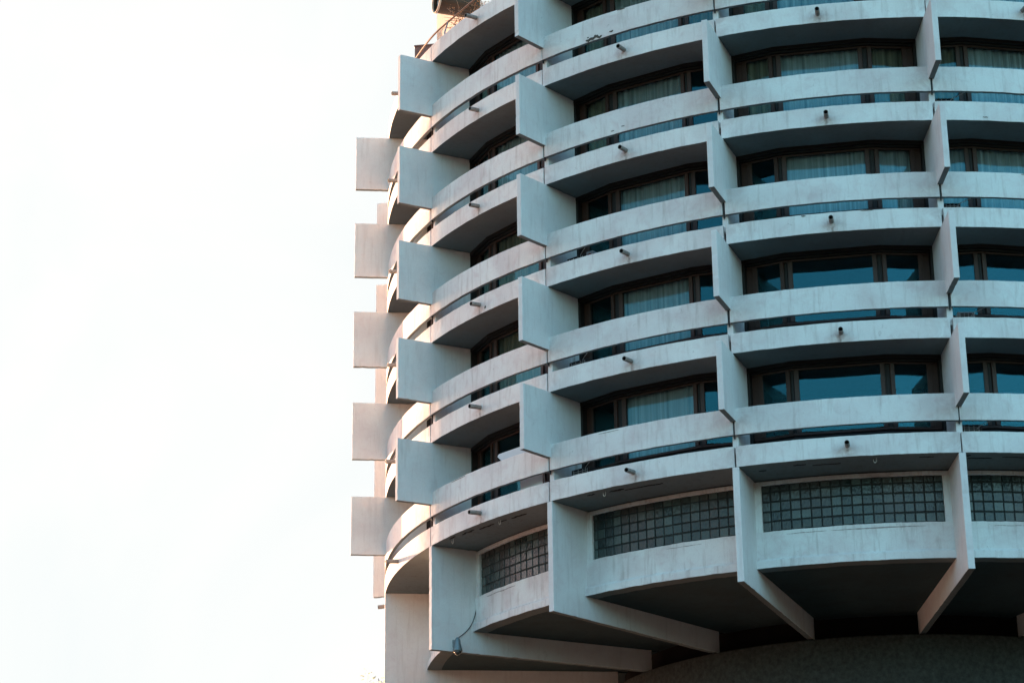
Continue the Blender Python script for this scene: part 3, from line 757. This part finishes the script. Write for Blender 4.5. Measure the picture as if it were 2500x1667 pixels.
f = ph(1) + (ph(2) - ph(1)) * .16
fan = thing('floor_fan', 'small fan with a dull red hub on the highest balcony of the left column', 'fan', P(13.85, f, ZS - .78)); fan.rotation_euler = (0, 0, f)
bm = bmesh.new(); tube(bm, [(0, 0, 0), (0, 0, .03), (0, 0, .031), (0, 0, .2)], [.12, .12, .02, .018], 16); from_bm('stand', bm, M_METAL, fan)
bm = bmesh.new()
for r in (.15, .11, .07): 
    tube(bm, [(r * cos(t_ * pi / 12), -.05, .33 + r * sin(t_ * pi / 12)) for t_ in range(25)], .006, 5)
for q in range(8): tube(bm, [(0, -.05, .33), (.15 * cos(q * pi / 4), -.05, .33 + .15 * sin(q * pi / 4))], .004, 4)
from_bm('cage', bm, M_ACW, fan)
bm = bmesh.new(); tube(bm, [(0, -.07, .33), (0, .08, .33)], .065, 16); from_bm('hub', bm, M_RED, fan)

f = ph(2) + (ph(3) - ph(2)) * .205
cab = thing('white_fan_heater', 'slim pale box with a round dark fan on the third highest balcony, middle column', 'fan box', P(13.70, f, ZS - 2 * H - .78)); cab.rotation_euler = (0, 0, f)
bm = bmesh.new(); boxpts(bm, Vector((0, 0, 0)), EX, EY, EZ, -.11, .11, -.1, .1, 0, .52); o = from_bm('casing', bm, M_BOARD, cab); bevel(o, .012, 2)
bm = bmesh.new(); tube(bm, [(0, -.104, .38), (0, -.099, .38)], .075, 20); from_bm('fan_disc', bm, M_RED, cab)

# ------------------------------------------------------------------ security camera and its cable
tn = Vector((cos(ph(1)), sin(ph(1)), 0)); rd = P(1, ph(1), 0)
base = P(13.66, ph(1), ZS - 15.36, .083)
sc = thing('security_camera', 'grey dome security camera on a bracket at the foot of the leftmost bracket wall', 'security camera', base)
Mx = Matrix(((tn.x, -rd.x, 0), (tn.y, -rd.y, 0), (0, 0, 1)))      # local x = away from wall face, y = inward
sc.rotation_euler = Mx.to_euler()
bm = bmesh.new(); boxpts(bm, Vector((0, 0, 0)), EX, EY, EZ, 0, .05, -.06, .06, -.10, .10)
boxpts(bm, Vector((0, 0, 0)), EX, EY, EZ, .03, .20, -.035, .035, .02, .08)
o = from_bm('wall_bracket', bm, M_METAL, sc); bevel(o, .008, 2)
bm = bmesh.new(); tube(bm, [(.2, 0, .13), (.2, 0, .09), (.2, 0, .05), (.2, 0, -.05), (.2, 0, -.20), (.2, 0, -.245), (.2, 0, -.25)], [.03, .06, .075, .085, .125, .13, .12], 24)
from_bm('housing', bm, M_CAMH, sc)
bm = bmesh.new(); tube(bm, [(.2, 0, -.25), (.2, 0, -.28), (.2, 0, -.31), (.2, 0, -.335), (.2, 0, -.35)], [.105, .10, .08, .05, .015], 24)
dm, nt, b_ = mat('dome_plastic'); b_.inputs['Base Color'].default_value = (.05, .05, .05, 1); b_.inputs['Roughness'].default_value = .08; b_.inputs['Coat Weight'].default_value = 1
from_bm('dome', bm, dm, sc)
cable = thing('camera_cable', 'thin dark cable hanging from the sill wall down to the security camera', 'cable', P(12.96, ph(1), ZS - 14.06, .10))
bm = bmesh.new(); A_ = P(12.96, ph(1), ZS - 14.06, .10); B_ = P(13.62, ph(1), ZS - 15.24, .12); pts = []
for q in range(25):
    t_ = q / 24; p = A_.lerp(B_, t_); sag = sin(pi * t_)
    pts.append(p - rd * .13 * sag - EZ * .14 * sag - cable.location)
tube(bm, pts, .011, 6); from_bm('wire', bm, M_BLACK, cable)

# ------------------------------------------------------------------ far tree, its crown tip just in the frame
tree = thing('distant_tree', 'faint pale tree top beside the foot of the tower at the lower left', 'tree', (-20.8, 20.0, 0))
bt = bmesh.new(); tube(bt, [(0, 0, 0), (.2, .1, 5), (-.1, .2, 11), (.3, 0, 16), (.8, 0, 19.6)], [.5, .4, .3, .16, .03], 10)
bl = bmesh.new(); rt = random.Random(5)
for q in range(70):
    z = rt.uniform(5, 18.2); an = rt.uniform(0, 2 * pi); ln = (3.6 if z < 13 else 3.6 - (z - 13) * .48) * rt.uniform(.6, 1)
    p0 = Vector((0, 0, z)); p1 = p0 + Vector((cos(an) * ln, sin(an) * ln, rt.uniform(.6, 1.9)))
    tube(bt, [p0, p0.lerp(p1, .5) + Vector((0, 0, .2)), p1], [.07, .045, .012], 5)
    for c_ in range(9):
        c = p0.lerp(p1, rt.uniform(.35, 1.05)) + Vector([rt.gauss(0, .22) for _ in range(3)])
        for _ in range(22):
            e = c + Vector([rt.gauss(0, .16) for _ in range(3)]); u_ = Vector([rt.gauss(0, 1) for _ in range(3)]).normalized(); w_ = u_.orthogonal().normalized(); s_ = rt.uniform(.05, .10)
            bl.faces.new([bl.verts.new(e + x) for x in (u_ * s_, w_ * s_ * .5, -u_ * s_, -w_ * s_ * .5)])
tree.scale = (1.045, 1.045, 1.045); tree.location.x += 1.95
from_bm('trunk', bt, M_BARK, tree)
me = bpy.data.meshes.new('crown'); bl.to_mesh(me); bl.free(); link('crown', me, tree, M_LEAF)
print('objects', len(scene.objects))
